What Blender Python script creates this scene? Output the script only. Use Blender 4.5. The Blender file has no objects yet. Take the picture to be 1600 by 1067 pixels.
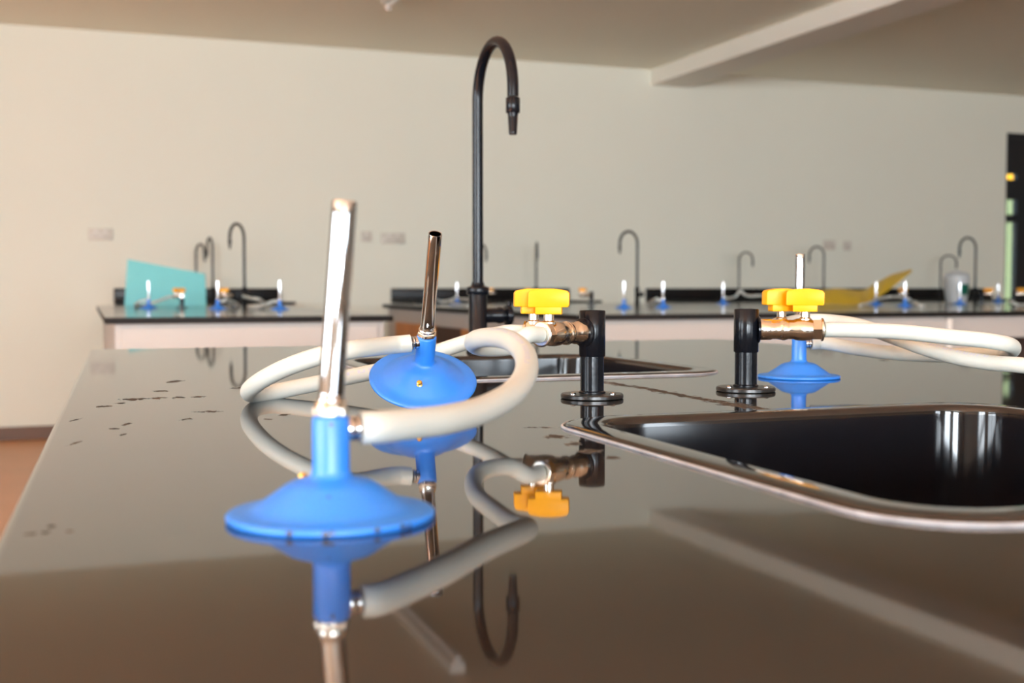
import bpy, bmesh, math, random
from mathutils import Vector, Matrix, Euler
random.seed(7)
C = bpy.context.scene.collection
S = bpy.context.scene
PI = math.pi
R = math.radians

# ------------------------------------------------------------------ camera, exposure, light
S.view_settings.view_transform = 'Standard'
S.view_settings.look = 'None'
S.view_settings.exposure = 0.70
S.view_settings.gamma = 1.0
S.view_settings.use_curve_mapping = False

cd = bpy.data.cameras.new('camera')
cam = bpy.data.objects.new('camera', cd); C.objects.link(cam)
cam.location = (0, 0, 1.12)
cam.rotation_euler = (R(90) - math.atan(83.5 / 1830), 0, R(-20))
cd.sensor_width = 36.0
cd.lens = 1830 / 1600 * 36.0
cd.clip_start = 0.01
cd.dof.use_dof = True
cd.dof.focus_distance = 1.02
cd.dof.aperture_fstop = 8.0
S.camera = cam

w = bpy.data.worlds.new('sky'); S.world = w
w.use_nodes = True
wb = w.node_tree.nodes['Background']
wb.inputs['Color'].default_value = (0.62, 0.80, 1.0, 1)
wb.inputs['Strength'].default_value = 2.0

def area(name, loc, rot, sx, sy, power, col):
    l = bpy.data.lights.new(name, 'AREA'); l.shape = 'RECTANGLE'
    l.size = sx; l.size_y = sy; l.energy = power; l.color = col
    o = bpy.data.objects.new(name, l); C.objects.link(o)
    o.location = loc; o.rotation_euler = rot
    return o
# daylight standing in the window openings of the left wall (facing +X) and of the rear wall (facing +Y)
LEFT_WIN = [(-2.6, -0.6), (0.2, 2.2)]
FRONT_WIN, FRONT_POW = [(-3.6, -1.6), (-0.4, 1.6), (3.8, 5.8)], [560, 330, 110]
LEFT_POW = [190, 105]
for (y0, y1), pw in zip(LEFT_WIN, LEFT_POW):
    area('window_daylight', (-6.45, (y0 + y1) / 2, 1.9), (0, R(-102), 0), 1.6, y1 - y0, pw, (0.88, 0.95, 1.0))
for (x0, x1), pw in zip(FRONT_WIN, FRONT_POW):
    area('window_daylight', ((x0 + x1) / 2, -9.4, 1.9), (R(100), 0, 0), x1 - x0, 1.6, pw, (0.84, 0.93, 1.0))

# sun through the left windows, falling on the floor beside them
sl = bpy.data.lights.new('sun', 'SUN'); sl.energy = 60.0; sl.angle = R(0.6); sl.color = (1.0, 0.95, 0.86)
so = bpy.data.objects.new('sun', sl); C.objects.link(so)
so.rotation_euler = Vector((0.80, -0.25, -0.60)).to_track_quat('-Z', 'Y').to_euler()

# ------------------------------------------------------------------ materials
def mat(name, col, rough=0.5, metal=0.0, spec=0.5, bump=0.0, bscale=200, var=0.0, vscale=8, coat=0.0, trans=0.0, sss=0.0, ior=1.5):
    m = bpy.data.materials.new(name); m.use_nodes = True
    nt = m.node_tree; b = nt.nodes['Principled BSDF']
    b.inputs['Base Color'].default_value = (*col, 1)
    b.inputs['Roughness'].default_value = rough
    b.inputs['Metallic'].default_value = metal
    b.inputs['IOR'].default_value = ior
    b.inputs['Specular IOR Level'].default_value = spec
    b.inputs['Coat Weight'].default_value = coat
    b.inputs['Coat Roughness'].default_value = 0.08
    b.inputs['Transmission Weight'].default_value = trans
    if sss:
        b.inputs['Subsurface Weight'].default_value = sss
        b.inputs['Subsurface Radius'].default_value = (0.01, 0.008, 0.006)
    tc = nt.nodes.new('ShaderNodeTexCoord')
    if var:
        n = nt.nodes.new('ShaderNodeTexNoise'); n.inputs['Scale'].default_value = vscale
        n.inputs['Detail'].default_value = 4
        nt.links.new(tc.outputs['Object'], n.inputs['Vector'])
        mx = nt.nodes.new('ShaderNodeMix'); mx.data_type = 'RGBA'
        mx.inputs['A'].default_value = (*[c * (1 - var) for c in col], 1)
        mx.inputs['B'].default_value = (*[min(1, c * (1 + var)) for c in col], 1)
        nt.links.new(n.outputs['Fac'], mx.inputs['Factor'])
        nt.links.new(mx.outputs['Result'], b.inputs['Base Color'])
    if bump:
        n = nt.nodes.new('ShaderNodeTexNoise'); n.inputs['Scale'].default_value = bscale
        n.inputs['Detail'].default_value = 3
        nt.links.new(tc.outputs['Object'], n.inputs['Vector'])
        bp = nt.nodes.new('ShaderNodeBump'); bp.inputs['Strength'].default_value = bump
        bp.inputs['Distance'].default_value = 0.002
        nt.links.new(n.outputs['Fac'], bp.inputs['Height'])
        nt.links.new(bp.outputs['Normal'], b.inputs['Normal'])
    return m

M = {}
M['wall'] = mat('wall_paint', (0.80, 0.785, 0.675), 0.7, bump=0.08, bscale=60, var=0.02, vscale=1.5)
M['dimwall'] = mat('unseen_wall_darkened', (0.40, 0.385, 0.34), 0.7, var=0.02, vscale=1.5)  # unseen walls, darkened to cut bounce and add contrast to chrome reflections
M['ceiling'] = mat('ceiling_paint', (0.94, 0.90, 0.76), 0.8, bump=0.05, bscale=50, var=0.02, vscale=1.2)
M['beam'] = mat('beam_paint', (0.90, 0.86, 0.77), 0.7, var=0.02, vscale=2)
M['skirting'] = mat('skirting_brown', (0.13, 0.046, 0.010), 0.45, var=0.15, vscale=6)
M['floor'] = mat('floor_terracotta', (0.64, 0.295, 0.12), 0.35, var=0.10, vscale=3, bump=0.05, bscale=40)
M['cabinet'] = mat('cabinet_white', (0.46, 0.43, 0.40), 0.5, var=0.02, vscale=4)
M['wood'] = mat('door_wood', (0.55, 0.20, 0.02), 0.4, var=0.25, vscale=9)
M['dark'] = mat('recess_shade', (0.06, 0.03, 0.02), 0.7, var=0.2)  # dark colour stands in for shade in bay, kneehole and socket holes
M['stone'] = mat('worktop_dark', (0.020, 0.016, 0.013), 0.11, spec=0.5, var=0.2, vscale=30)
M['edge'] = mat('worktop_edge', (0.012, 0.010, 0.009), 0.55, spec=0.15, var=0.1)
M['upstand'] = mat('upstand_black', (0.010, 0.009, 0.009), 0.25, spec=0.2, var=0.1)
M['blue'] = mat('blue_enamel', (0.016, 0.218, 0.80), 0.42, spec=0.9, coat=0.0, var=0.06, vscale=40, bump=0.05, bscale=150)
M['chrome'] = mat('chrome', (0.54, 0.545, 0.56), 0.045, 1.0, var=0.02, vscale=90)
M['worn'] = mat('worn_chrome', (0.62, 0.58, 0.53), 0.22, 1.0, var=0.30, vscale=300)
M['nickel'] = mat('nickel_collar', (0.86, 0.82, 0.74), 0.25, 1.0, var=0.05, vscale=90)
M['soot'] = mat('sooty_metal', (0.10, 0.07, 0.045), 0.6, 0.6, var=0.3, vscale=300)
M['brass'] = mat('plated_brass', (0.80, 0.735, 0.64), 0.16, 1.0, var=0.12, vscale=60)
M['brassy'] = mat('brass_screw', (0.85, 0.52, 0.10), 0.25, 1.0, var=0.1, vscale=200)
M['yellow'] = mat('yellow_plastic', (0.95, 0.41, 0.0), 0.42, spec=0.35, var=0.03, vscale=40)
M['black'] = mat('black_epoxy', (0.005, 0.006, 0.009), 0.20, spec=0.22, var=0.15, vscale=60, bump=0.06, bscale=350)
M['blackedge'] = mat('worn_black_edge', (0.035, 0.033, 0.032), 0.28, 0.5, var=0.6, vscale=220)
M['sink'] = mat('sink_black', (0.006, 0.006, 0.008), 0.10, spec=0.3, var=0.2, vscale=80)
M['rim'] = mat('sink_rim', (0.016, 0.012, 0.010), 0.07, spec=0.5, var=0.3, vscale=60)
M['bead'] = mat('sealant_silver', (0.40, 0.40, 0.42), 0.35, 0.0, var=0.6, vscale=45, bump=0.6, bscale=120)
M['hose'] = mat('white_rubber_hose', (0.58, 0.605, 0.565), 0.42, spec=0.4, sss=0.15, var=0.035, vscale=25)
M['bore'] = mat('hose_bore', (0.10, 0.09, 0.08), 0.7, var=0.1)
M['ink'] = mat('blue_ink', (0.05, 0.09, 0.42), 0.5, var=0.1)
M['faint'] = mat('faint_ink', (0.52, 0.55, 0.66), 0.5, var=0.1)
M['white'] = mat('white_plastic', (0.78, 0.74, 0.68), 0.4, var=0.02)
M['socket'] = mat('socket_plastic', (0.62, 0.56, 0.48), 0.4, var=0.03)
M['teal'] = mat('teal_sheet', (0.22, 0.68, 0.72), 0.45, var=0.06, vscale=12)
M['ysheet'] = mat('yellow_sheet', (0.72, 0.50, 0.02), 0.4, var=0.15, vscale=14)
M['bottle'] = mat('cloudy_bottle', (0.62, 0.66, 0.68), 0.35, var=0.05, trans=0.25)
M['green'] = mat('green_label', (0.01, 0.20, 0.13), 0.5, var=0.05)
M['frame'] = mat('dark_window_frame', (0.012, 0.012, 0.014), 0.45, var=0.1)
M['lamp'] = mat('lamp_body', (0.80, 0.78, 0.72), 0.4, var=0.02)
M['pale'] = mat('pale_green_render', (0.21, 0.24, 0.115), 0.8, var=0.05)
M['glass'] = mat('pane_glass', (0.9, 0.95, 0.93), 0.02, trans=1.0, var=0.01)
M['tube'] = mat('lamp_tube', (0.88, 0.88, 0.86), 0.3, var=0.01)
M['drain'] = mat('drain_steel', (0.5, 0.5, 0.5), 0.3, 1.0, var=0.1)

def worktop_material():
    """glossy dark worktop with worn scuffs at fixed places and a faint dusting"""
    m = bpy.data.materials.new('worktop_scuffed'); m.use_nodes = True
    nt = m.node_tree; b = nt.nodes['Principled BSDF']
    tc = nt.nodes.new('ShaderNodeTexCoord')
    # x, y, rx, ry, rot
    spots = SCUFFS
    prev = None
    for (x, y, rx, ry, rz) in spots:
        mp = nt.nodes.new('ShaderNodeMapping'); mp.vector_type = 'TEXTURE'
        mp.inputs['Location'].default_value = (x, y, 0)
        mp.inputs['Rotation'].default_value = (0, 0, R(rz))
        mp.inputs['Scale'].default_value = (rx, ry, 1000)
        nt.links.new(tc.outputs['Object'], mp.inputs['Vector'])
        ln = nt.nodes.new('ShaderNodeVectorMath'); ln.operation = 'LENGTH'
        nt.links.new(mp.outputs['Vector'], ln.inputs[0])
        if prev is None:
            prev = ln.outputs['Value']
        else:
            mn = nt.nodes.new('ShaderNodeMath'); mn.operation = 'MINIMUM'
            nt.links.new(prev, mn.inputs[0]); nt.links.new(ln.outputs['Value'], mn.inputs[1])
            prev = mn.outputs['Value']
    mpn = nt.nodes.new('ShaderNodeMapping'); mpn.inputs['Scale'].default_value = (160, 60, 100)
    nt.links.new(tc.outputs['Object'], mpn.inputs['Vector'])
    n = nt.nodes.new('ShaderNodeTexNoise'); n.inputs['Scale'].default_value = 1.0; n.inputs['Detail'].default_value = 5
    n.inputs['Roughness'].default_value = 0.65
    nt.links.new(mpn.outputs['Vector'], n.inputs['Vector'])
    ml = nt.nodes.new('ShaderNodeMath'); ml.operation = 'MULTIPLY_ADD'
    nt.links.new(n.outputs['Fac'], ml.inputs[0]); ml.inputs[1].default_value = 4.2; ml.inputs[2].default_value = -2.1
    ad = nt.nodes.new('ShaderNodeMath'); ad.operation = 'ADD'
    nt.links.new(prev, ad.inputs[0]); nt.links.new(ml.outputs[0], ad.inputs[1])
    rg = nt.nodes.new('ShaderNodeMapRange'); rg.clamp = True
    rg.inputs['From Min'].default_value = 0.55; rg.inputs['From Max'].default_value = 0.95
    rg.inputs['To Min'].default_value = 1.0; rg.inputs['To Max'].default_value = 0.0
    nt.links.new(ad.outputs[0], rg.inputs['Value'])
    # base colour with cloudy variation
    n2 = nt.nodes.new('ShaderNodeTexNoise'); n2.inputs['Scale'].default_value = 9; n2.inputs['Detail'].default_value = 6
    nt.links.new(tc.outputs['Object'], n2.inputs['Vector'])
    mx = nt.nodes.new('ShaderNodeMix'); mx.data_type = 'RGBA'
    mx.inputs['A'].default_value = (0.017, 0.013, 0.010, 1); mx.inputs['B'].default_value = (0.024, 0.018, 0.014, 1)
    nt.links.new(n2.outputs['Fac'], mx.inputs['Factor'])
    mx2 = nt.nodes.new('ShaderNodeMix'); mx2.data_type = 'RGBA'
    nt.links.new(rg.outputs[0], mx2.inputs['Factor'])
    nt.links.new(mx.outputs['Result'], mx2.inputs['A']); mx2.inputs['B'].default_value = (0.060, 0.050, 0.040, 1)
    nt.links.new(mx2.outputs['Result'], b.inputs['Base Color'])
    rr = nt.nodes.new('ShaderNodeMapRange'); rr.inputs['To Min'].default_value = 0.035; rr.inputs['To Max'].default_value = 0.75
    nt.links.new(rg.outputs[0], rr.inputs['Value'])
    nt.links.new(rr.outputs[0], b.inputs['Roughness'])
    sp = nt.nodes.new('ShaderNodeMapRange'); sp.inputs['To Min'].default_value = 0.5; sp.inputs['To Max'].default_value = 0.12
    nt.links.new(rg.outputs[0], sp.inputs['Value'])
    nt.links.new(sp.outputs[0], b.inputs['Specular IOR Level'])
    bp = nt.nodes.new('ShaderNodeBump'); bp.inputs['Strength'].default_value = 0.25; bp.inputs['Distance'].default_value = 0.0006
    bp.invert = True
    nt.links.new(rg.outputs[0], bp.inputs['Height']); nt.links.new(bp.outputs['Normal'], b.inputs['Normal'])
    b.inputs['IOR'].default_value = 1.8
    return m

# ------------------------------------------------------------------ mesh helpers
def link(name, bm, m, parent=None, smooth=True, angle=40, flat_top=False):
    me = bpy.data.meshes.new(name)
    bmesh.ops.recalc_face_normals(bm, faces=bm.faces[:])
    bm.to_mesh(me); bm.free()
    me.materials.append(m)
    if smooth:
        for p in me.polygons: p.use_smooth = True
        me.set_sharp_from_angle(angle=R(angle))
    if flat_top:
        for p in me.polygons:
            if abs(p.normal.z) > 0.9999: p.use_smooth = False    # keep level tops truly flat for mirror-like reflections
    o = bpy.data.objects.new(name, me); C.objects.link(o)
    if parent: o.parent = parent
    return o
def thing(name, label, cat, loc=(0, 0, 0), rz=0.0, group=None):
    o = bpy.data.objects.new(name, None); C.objects.link(o)
    o.empty_display_size = 0.05
    o.location = loc; o.rotation_euler = (0, 0, rz)
    return tag(o, label, cat, group)
def tag(o, label, cat, group=None):
    o['label'] = label; o['category'] = cat
    if group: o['group'] = group
    return o
def struct(name, bm, m, smooth=False, parent=None):
    o = link(name, bm, m, parent, smooth)
    if parent is None: o['kind'] = 'structure'
    return o
def dup(root, loc, rz, label, group=None, scale=None):
    r = root.copy(); C.objects.link(r)
    r.location = loc; r.rotation_euler = (0, 0, rz)
    r['label'] = label
    if group: r['group'] = group
    for ch in list(root.children):
        c = ch.copy(); C.objects.link(c); c.parent = r
        for g in list(ch.children):
            d = g.copy(); C.objects.link(d); d.parent = c
    if scale: r.scale = scale
    return r
def box(bm, x0, x1, y0, y1, z0, z1, bevel=0.0):
    t = bmesh.new()
    bmesh.ops.create_cube(t, size=1)
    for v in t.verts:
        v.co = Vector(((x0 + x1) / 2 + v.co.x * (x1 - x0), (y0 + y1) / 2 + v.co.y * (y1 - y0), (z0 + z1) / 2 + v.co.z * (z1 - z0)))
    if bevel:
        bmesh.ops.bevel(t, geom=t.edges[:], offset=bevel, segments=3, profile=0.5, affect='EDGES')
    merge(bm, t)
def merge(bm, t, mtx=None):
    me = bpy.data.meshes.new('tmp'); t.to_mesh(me); t.free()
    if mtx: me.transform(mtx)
    bm.from_mesh(me); bpy.data.meshes.remove(me)
def B():
    return bmesh.new()
def lathe(prof, seg=48, close=False):
    """revolve [(r, z)] round Z; r = 0 ends are poles; close joins last to first"""
    bm = bmesh.new(); rings = []
    for r, z in prof:
        if r < 1e-7:
            rings.append([bm.verts.new((0, 0, z))])
        else:
            rings.append([bm.verts.new((r * math.cos(2 * PI * i / seg), r * math.sin(2 * PI * i / seg), z)) for i in range(seg)])
    pairs = list(zip(rings, rings[1:]))
    if close: pairs.append((rings[-1], rings[0]))
    for a, b in pairs:
        for i in range(seg):
            j = (i + 1) % seg
            if len(a) == 1 and len(b) == 1: continue
            if len(a) == 1: bm.faces.new((a[0], b[i], b[j]))
            elif len(b) == 1: bm.faces.new((a[i], a[j], b[0]))
            else: bm.faces.new((a[i], a[j], b[j], b[i]))
    return bm
def axis_mtx(p, d):
    """matrix taking +Z to direction d, origin to p"""
    q = Vector((0, 0, 1)).rotation_difference(Vector(d).normalized())
    return Matrix.Translation(Vector(p)) @ q.to_matrix().to_4x4()
def lathe_on(bm, prof, p, d, seg=32):
    merge(bm, lathe(prof, seg), axis_mtx(p, d))
def cyl_prof(r, h, ch=0.0006):
    return [(0, 0), (r - ch, 0), (r, ch), (r, h - ch), (r - ch, h), (0, h)]
def hexprism(r, h, ch=0.0008):
    t = bmesh.new(); n = 6
    lv = [(r - ch, 0), (r, ch), (r, h - ch), (r - ch, h)]
    rings = [[t.verts.new((q * math.cos(PI / 3 * i), q * math.sin(PI / 3 * i), z)) for i in range(n)] for q, z in lv]
    for a, b in zip(rings, rings[1:]):
        for i in range(n):
            j = (i + 1) % n; t.faces.new((a[i], a[j], b[j], b[i]))
    t.faces.new(rings[0][::-1]); t.faces.new(rings[-1])
    return t
def spline(pts, n=10):
    P = [Vector(p) for p in pts]; out = []
    for i in range(len(P) - 1):
        p0 = P[i - 1] if i else P[0] * 2 - P[1]
        p1, p2 = P[i], P[i + 1]
        p3 = P[i + 2] if i + 2 < len(P) else P[-1] * 2 - P[-2]
        for k in range(n):
            t = k / n
            out.append(0.5 * ((2 * p1) + (p2 - p0) * t + (2 * p0 - 5 * p1 + 4 * p2 - p3) * t * t + (3 * p1 - p0 - 3 * p2 + p3) * t ** 3))
    out.append(P[-1])
    return out
def tube(bm, pts, r, seg=20, bore=0.0, cap=True):
    """sweep a circle along pts (r may be a list); bore > 0 gives hollow ends"""
    n = len(pts); rings = []
    tan = []
    for i in range(n):
        a = pts[max(0, i - 1)]; b = pts[min(n - 1, i + 1)]
        tan.append((Vector(b) - Vector(a)).normalized())
    up = Vector((0, 0, 1))
    if abs(tan[0].dot(up)) > 0.95: up = Vector((1, 0, 0))
    u = tan[0].cross(up).normalized()
    frames = []
    for i in range(n):
        if i:
            q = tan[i - 1].rotation_difference(tan[i]); u = q @ u
        u = (u - tan[i] * u.dot(tan[i])).normalized()
        v = tan[i].cross(u)
        frames.append((u.copy(), v))
    def ring(i, rad, off=0.0):
        u, v = frames[i]; c = Vector(pts[i]) + tan[i] * off
        return [bm.verts.new(c + u * math.cos(2 * PI * k / seg) * rad + v * math.sin(2 * PI * k / seg) * rad) for k in range(seg)]
    for i in range(n):
        rings.append(ring(i, r[i] if isinstance(r, (list, tuple)) else r))
    def bridge(a, b):
        for k in range(seg):
            j = (k + 1) % seg; bm.faces.new((a[k], a[j], b[j], b[k]))
    for a, b in zip(rings, rings[1:]): bridge(a, b)
    if cap:
        if bore:
            for i, s in ((0, 1), (n - 1, -1)):
                a = ring(i, bore); b = ring(i, bore, s * bore * 2.5)
                if s > 0: bridge(a, rings[0]); bridge(b, a); bm.faces.new(b)
                else: bridge(rings[-1], a); bridge(a, b); bm.faces.new(b[::-1])
        else:
            bm.faces.new(rings[0][::-1]); bm.faces.new(rings[-1])
    return frames, tan
def rrect(x0, x1, y0, y1, r, n=8, mid=False):
    out = []
    for cx, cy, a0 in ((x1 - r, y1 - r, 0), (x0 + r, y1 - r, 90), (x0 + r, y0 + r, 180), (x1 - r, y0 + r, 270)):
        for k in range(n + 1):
            a = R(a0 + 90 * k / n); out.append((cx + r * math.cos(a), cy + r * math.sin(a)))
    if mid:                                                       # extra points just inside the straight runs keep them flat when smoothed
        res = []; m = n + 1
        for c in range(4):
            res += out[c * m:(c + 1) * m]
            p, q = out[(c + 1) * m - 1], out[((c + 1) * m) % len(out)]
            for f in (0.03, 0.5, 0.97): res.append((p[0] + (q[0] - p[0]) * f, p[1] + (q[1] - p[1]) * f))
        out = res
    return out
def apply_boolean(o, cutters):
    """cut the meshes away for good, leaving no helper behind"""
    for c in cutters:
        md = o.modifiers.new('cut', 'BOOLEAN'); md.operation = 'DIFFERENCE'; md.object = c; md.solver = 'EXACT'
    bpy.context.view_layer.update()
    dg = bpy.context.evaluated_depsgraph_get()
    me = bpy.data.meshes.new_from_object(o.evaluated_get(dg))
    o.modifiers.clear(); old = o.data; o.data = me; bpy.data.meshes.remove(old)
    for p in me.polygons: p.use_smooth = True
    me.set_sharp_from_angle(angle=R(40))
    for c in cutters:
        cm = c.data; bpy.data.objects.remove(c); bpy.data.meshes.remove(cm)

BZ = 1.02          # worktop height

# ------------------------------------------------------------------ room shell
XL, XR, YB, YF, ZC = -6.0, 10.6, 9.32, -9.0, 3.03
b = B(); box(b, XL - 0.2, XR + 0.2, YF - 0.2, YB + 0.2, -0.1, 0); struct('floor', b, M['floor'])
b = B(); box(b, XL - 0.2, XR + 0.2, YF - 0.2, YB + 0.2, ZC, ZC + 0.15); struct('ceiling', b, M['ceiling'])
# back wall, open where the dark glazed screen stands
WX0, WX1, WZ1 = 8.62, 10.3, 2.66
b = B(); box(b, XL, WX0, YB, YB + 0.2, 0, ZC); box(b, WX1, XR, YB, YB + 0.2, 0, ZC); box(b, WX0, WX1, YB, YB + 0.2, WZ1, ZC)
struct('wall_back', b, M['wall'])
def wall_with_windows(bm, axis, a0, a1, wins, pos0, pos1, z0=1.1, z1=2.7):
    def put(p, q, za, zb):
        if q - p < 1e-4: return
        if axis == 'Y': box(bm, pos0, pos1, p, q, za, zb)
        else: box(bm, p, q, pos0, pos1, za, zb)
    cur = a0
    for p, q in wins:
        put(cur, p, 0, ZC); put(p, q, 0, z0); put(p, q, z1, ZC); cur = q
    put(cur, a1, 0, ZC)
b = B(); wall_with_windows(b, 'Y', YF, YB, LEFT_WIN, XL - 0.2, XL); struct('wall_left', b, M['dimwall'])
b = B(); wall_with_windows(b, 'X', XL, XR, FRONT_WIN, YF - 0.2, YF); struct('wall_front', b, M['dimwall'])
b = B(); box(b, XR, XR + 0.2, YF, YB, 0, ZC); struct('wall_right', b, M['dimwall'])
b = B(); box(b, XL, 8.60, YB - 0.015, YB, 0, 0.10, 0.004); struct('baseboard_back', b, M['skirting'])
b = B(); box(b, XL, XL + 0.015, YF, YB, 0, 0.10, 0.004); struct('baseboard_left', b, M['skirting'])
b = B(); box(b, 4.69, 5.05, YF, YB, 2.895, ZC + 0.02, 0.006)
for v in b.verts: v.co.x += 0.022 * (YB - v.co.y)                  # the beam runs a little out of square
struct('beam', b, M['beam'])

# dark glazed screen at the right end of the back wall
fr = thing('window_1', 'dark framed glazed door screen at the end of the back wall', 'window', (WX0, YB, 0))
fr['kind'] = 'structure'
b = B()
W = WX1 - WX0
box(b, 0, 0.010, 0.0, 0.12, 0, WZ1); box(b, W - 0.05, W, 0.0, 0.12, 0, WZ1); box(b, 0, W, 0.0, 0.12, WZ1 - 0.05, WZ1)
box(b, 0.16, W - 0.05, 0.02, 0.08, 0.0, WZ1 - 0.05)                 # solid dark leaf
box(b, 0.010, 0.16, 0.02, 0.08, 2.26, WZ1 - 0.05); box(b, 0.010, 0.16, 0.0, 0.10, 2.004, 2.20); box(b, 0.010, 0.16, 0.0, 0.10, 1.777, 1.852)
box(b, 0.022, 0.16, 0.0, 0.10, 0, 0.10)
link('window_frame', b, M['frame'], fr, False)
for z0, z1 in ((2.20, 2.26), (1.852, 2.004), (0.10, 1.777)):
    b = B(); box(b, 0.022, 0.16, 0.045, 0.051, z0, z1); link('pane', b, M['glass'], fr, False)
b = B(); box(b, 8.0, 12.5, 11.2, 11.4, 0, 2.25); struct('exterior_wall', b, M['pale'])
b = B(); box(b, 9.9, 11.5, 11.2, 11.38, 2.26, 2.56, 0.01)
o = link('exterior_sign', b, M['yellow'], None, False); tag(o, 'small patch of a yellow board seen through the upper pane', 'board')
o['kind'] = 'thing'
# windows of the left wall (outside the view) : frames with mullions
n = 2
for (y0, y1) in LEFT_WIN:
    b = B()
    for q in (y0, (y0 + y1) / 2 - 0.025, y1 - 0.05): box(b, XL - 0.14, XL - 0.08, q, q + 0.05, 1.1, 2.7)
    for q in (1.1, 2.2, 2.65): box(b, XL - 0.14, XL - 0.08, y0, y1, q, q + 0.05)
    struct('window_%d' % n, b, M['frame']); n += 1
for (x0, x1) in FRONT_WIN:
    b = B()
    for q in (x0, (x0 + x1) / 2 - 0.025, x1 - 0.05): box(b, q, q + 0.05, YF - 0.14, YF - 0.08, 1.1, 2.7)
    for q in (1.1, 2.65): box(b, x0, x1, YF - 0.14, YF - 0.08, q, q + 0.05)
    struct('window_%d' % n, b, M['frame']); n += 1

# ceiling light, seen mirrored in the near worktop
t = thing('ceiling_light', 'unlit white fluorescent batten on ceiling, seen mirrored in the near worktop', 'light', (1.89, 6.82, ZC))
b = B(); box(b, -0.045, 0.045, -0.76, 0.76, -0.055, 0, 0.006); link('batten', b, M['lamp'], t, False)
b = B(); lathe_on(b, cyl_prof(0.013, 1.46), (0, -0.73, -0.075), (0, 1, 0), 20); link('lamp_tube', b, M['tube'], t)
for s in (-1, 1):
    b = B(); box(b, -0.018, 0.018, s * 0.745 - 0.014, s * 0.745 + 0.014, -0.095, -0.05, 0.003); link('lamp_holder', b, M['white'], t, False)

# ------------------------------------------------------------------ near bench : worktop, two sinks, cabinet
SCUFFS = [  # x, y, rx, ry, rot
    (0.0878, 1.2998, 0.0075, 0.0197, -20),
    (0.0667, 1.183, 0.0075, 0.0122, -20),
    (0.1466, 1.1927, 0.009, 0.0128, -20),
    (0.0389, 1.1026, 0.0097, 0.014, -20),
    (0.0601, 1.1079, 0.0075, 0.0107, -20),
    (0.0792, 1.1076, 0.007, 0.0108, -20),
    (0.0962, 1.1081, 0.0071, 0.0073, -20),
    (0.0146, 1.0447, 0.0076, 0.0094, -20),
    (0.0271, 1.0695, 0.005, 0.0065, -20),
    (0.0919, 0.9728, 0.0094, 0.0084, -20),
    (0.0708, 0.9213, 0.0044, 0.0075, -20),
    (0.0266, 0.9017, 0.0028, 0.0094, -20),
    (0.0184, 0.8755, 0.0045, 0.0044, -20),
    (0.0226, 0.8391, 0.0013, 0.0081, -20),
    (-0.0226, 0.5113, 0.0031, 0.0037, -20),
    (-0.0166, 0.5124, 0.0031, 0.0037, -20),
    (-0.008, 0.5118, 0.0042, 0.003, -20),
    (-0.015, 0.5252, 0.0027, 0.0024, -20),
    (-0.0085, 0.9459, 0.0019, 0.0101, -20),
    (-0.0085, 0.8005, 0.0016, 0.0145, -20),
    (0.13, 0.8998, 0.0044, 0.0049, -20),
    (0.1466, 0.9274, 0.004, 0.0079, -20),
    (0.522, 0.99, 0.0085, 0.15, 0),
    (0.5225, 0.87, 0.012, 0.06, 0),
    (0.519, 1.1, 0.009, 0.05, 0),
    (0.2972, 0.728, 0.0095, 0.0113, -20),
    (0.2921, 0.6886, 0.0049, 0.0102, -20),
    (0.2905, 0.6547, 0.0071, 0.0078, -20),
    (0.2919, 0.6253, 0.0053, 0.0058, -20),
    (0.1208, 0.5461, 0.0025, 0.0019, -20),
    (1.0363, 1.345, 0.0062, 0.0165, -20),
    (0.3056, 0.7791, 0.0138, 0.0042, -20),
]
M['worktop'] = worktop_material()
BX0, BX1, BY0, BY1 = -0.012, 1.17, -0.75, 2.03
SINKS = [(0.318, 0.722, 0.385, 0.812), (0.312, 0.712, 1.195, 1.605)]
def slab(outer, holes, z0, z1, bevel):
    bm = bmesh.new(); edges = []
    loops = []
    for lp in [outer] + holes:
        vs = [bm.verts.new((x, y, z1)) for x, y in lp]
        loops.append(vs)
        for i in range(len(vs)): edges.append(bm.edges.new((vs[i], vs[(i + 1) % len(vs)])))
    bmesh.ops.triangle_fill(bm, use_beauty=True, use_dissolve=False, edges=edges)
    top = bm.faces[:]
    low = {v: bm.verts.new((v.co.x, v.co.y, z0)) for lp in loops for v in lp}
    for f in top: bm.faces.new([low[v] for v in reversed(f.verts)])
    for lp in loops:
        for i in range(len(lp)):
            a, c = lp[i], lp[(i + 1) % len(lp)]
            bm.faces.new((a, c, low[c], low[a]))
    bmesh.ops.recalc_face_normals(bm, faces=bm.faces[:])
    if bevel:
        sharp = [e for e in bm.edges if len(e.link_faces) == 2 and e.calc_face_angle(0) > 0.7 and abs(e.verts[0].co.z - e.verts[1].co.z) < 1e-6]
        bmesh.ops.bevel(bm, geom=sharp, offset=bevel, segments=4, profile=0.5, affect='EDGES')
    return bm
outer = [(x + (0.0 if x > 0.5 else -0.0265 * (BY1 - y) + 0.017), y) for x, y in rrect(BX0, BX1, BY0, BY1, 0.02, 6)]   # the free edge runs slightly out of square
holes = [rrect(x0 + 0.012, x1 - 0.012, y0 + 0.012, y1 - 0.012, 0.05, 8) for x0, x1, y0, y1 in SINKS]
o = link('laboratory_worktop', slab(outer, holes, BZ - 0.03, BZ, 0.005), M['worktop'], None, True, 30, True)
tag(o, 'glossy dark scuffed worktop in the foreground with two sinks let into it', 'worktop')
b = B()
box(b, BX0 + 0.035, BX1 - 0.035, BY0 + 0.035, BY1 - 0.035, 0.08, 0.62)
box(b, BX0 + 0.07, BX1 - 0.07, BY0 + 0.07, BY1 - 0.07, 0.0, 0.08)
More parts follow.
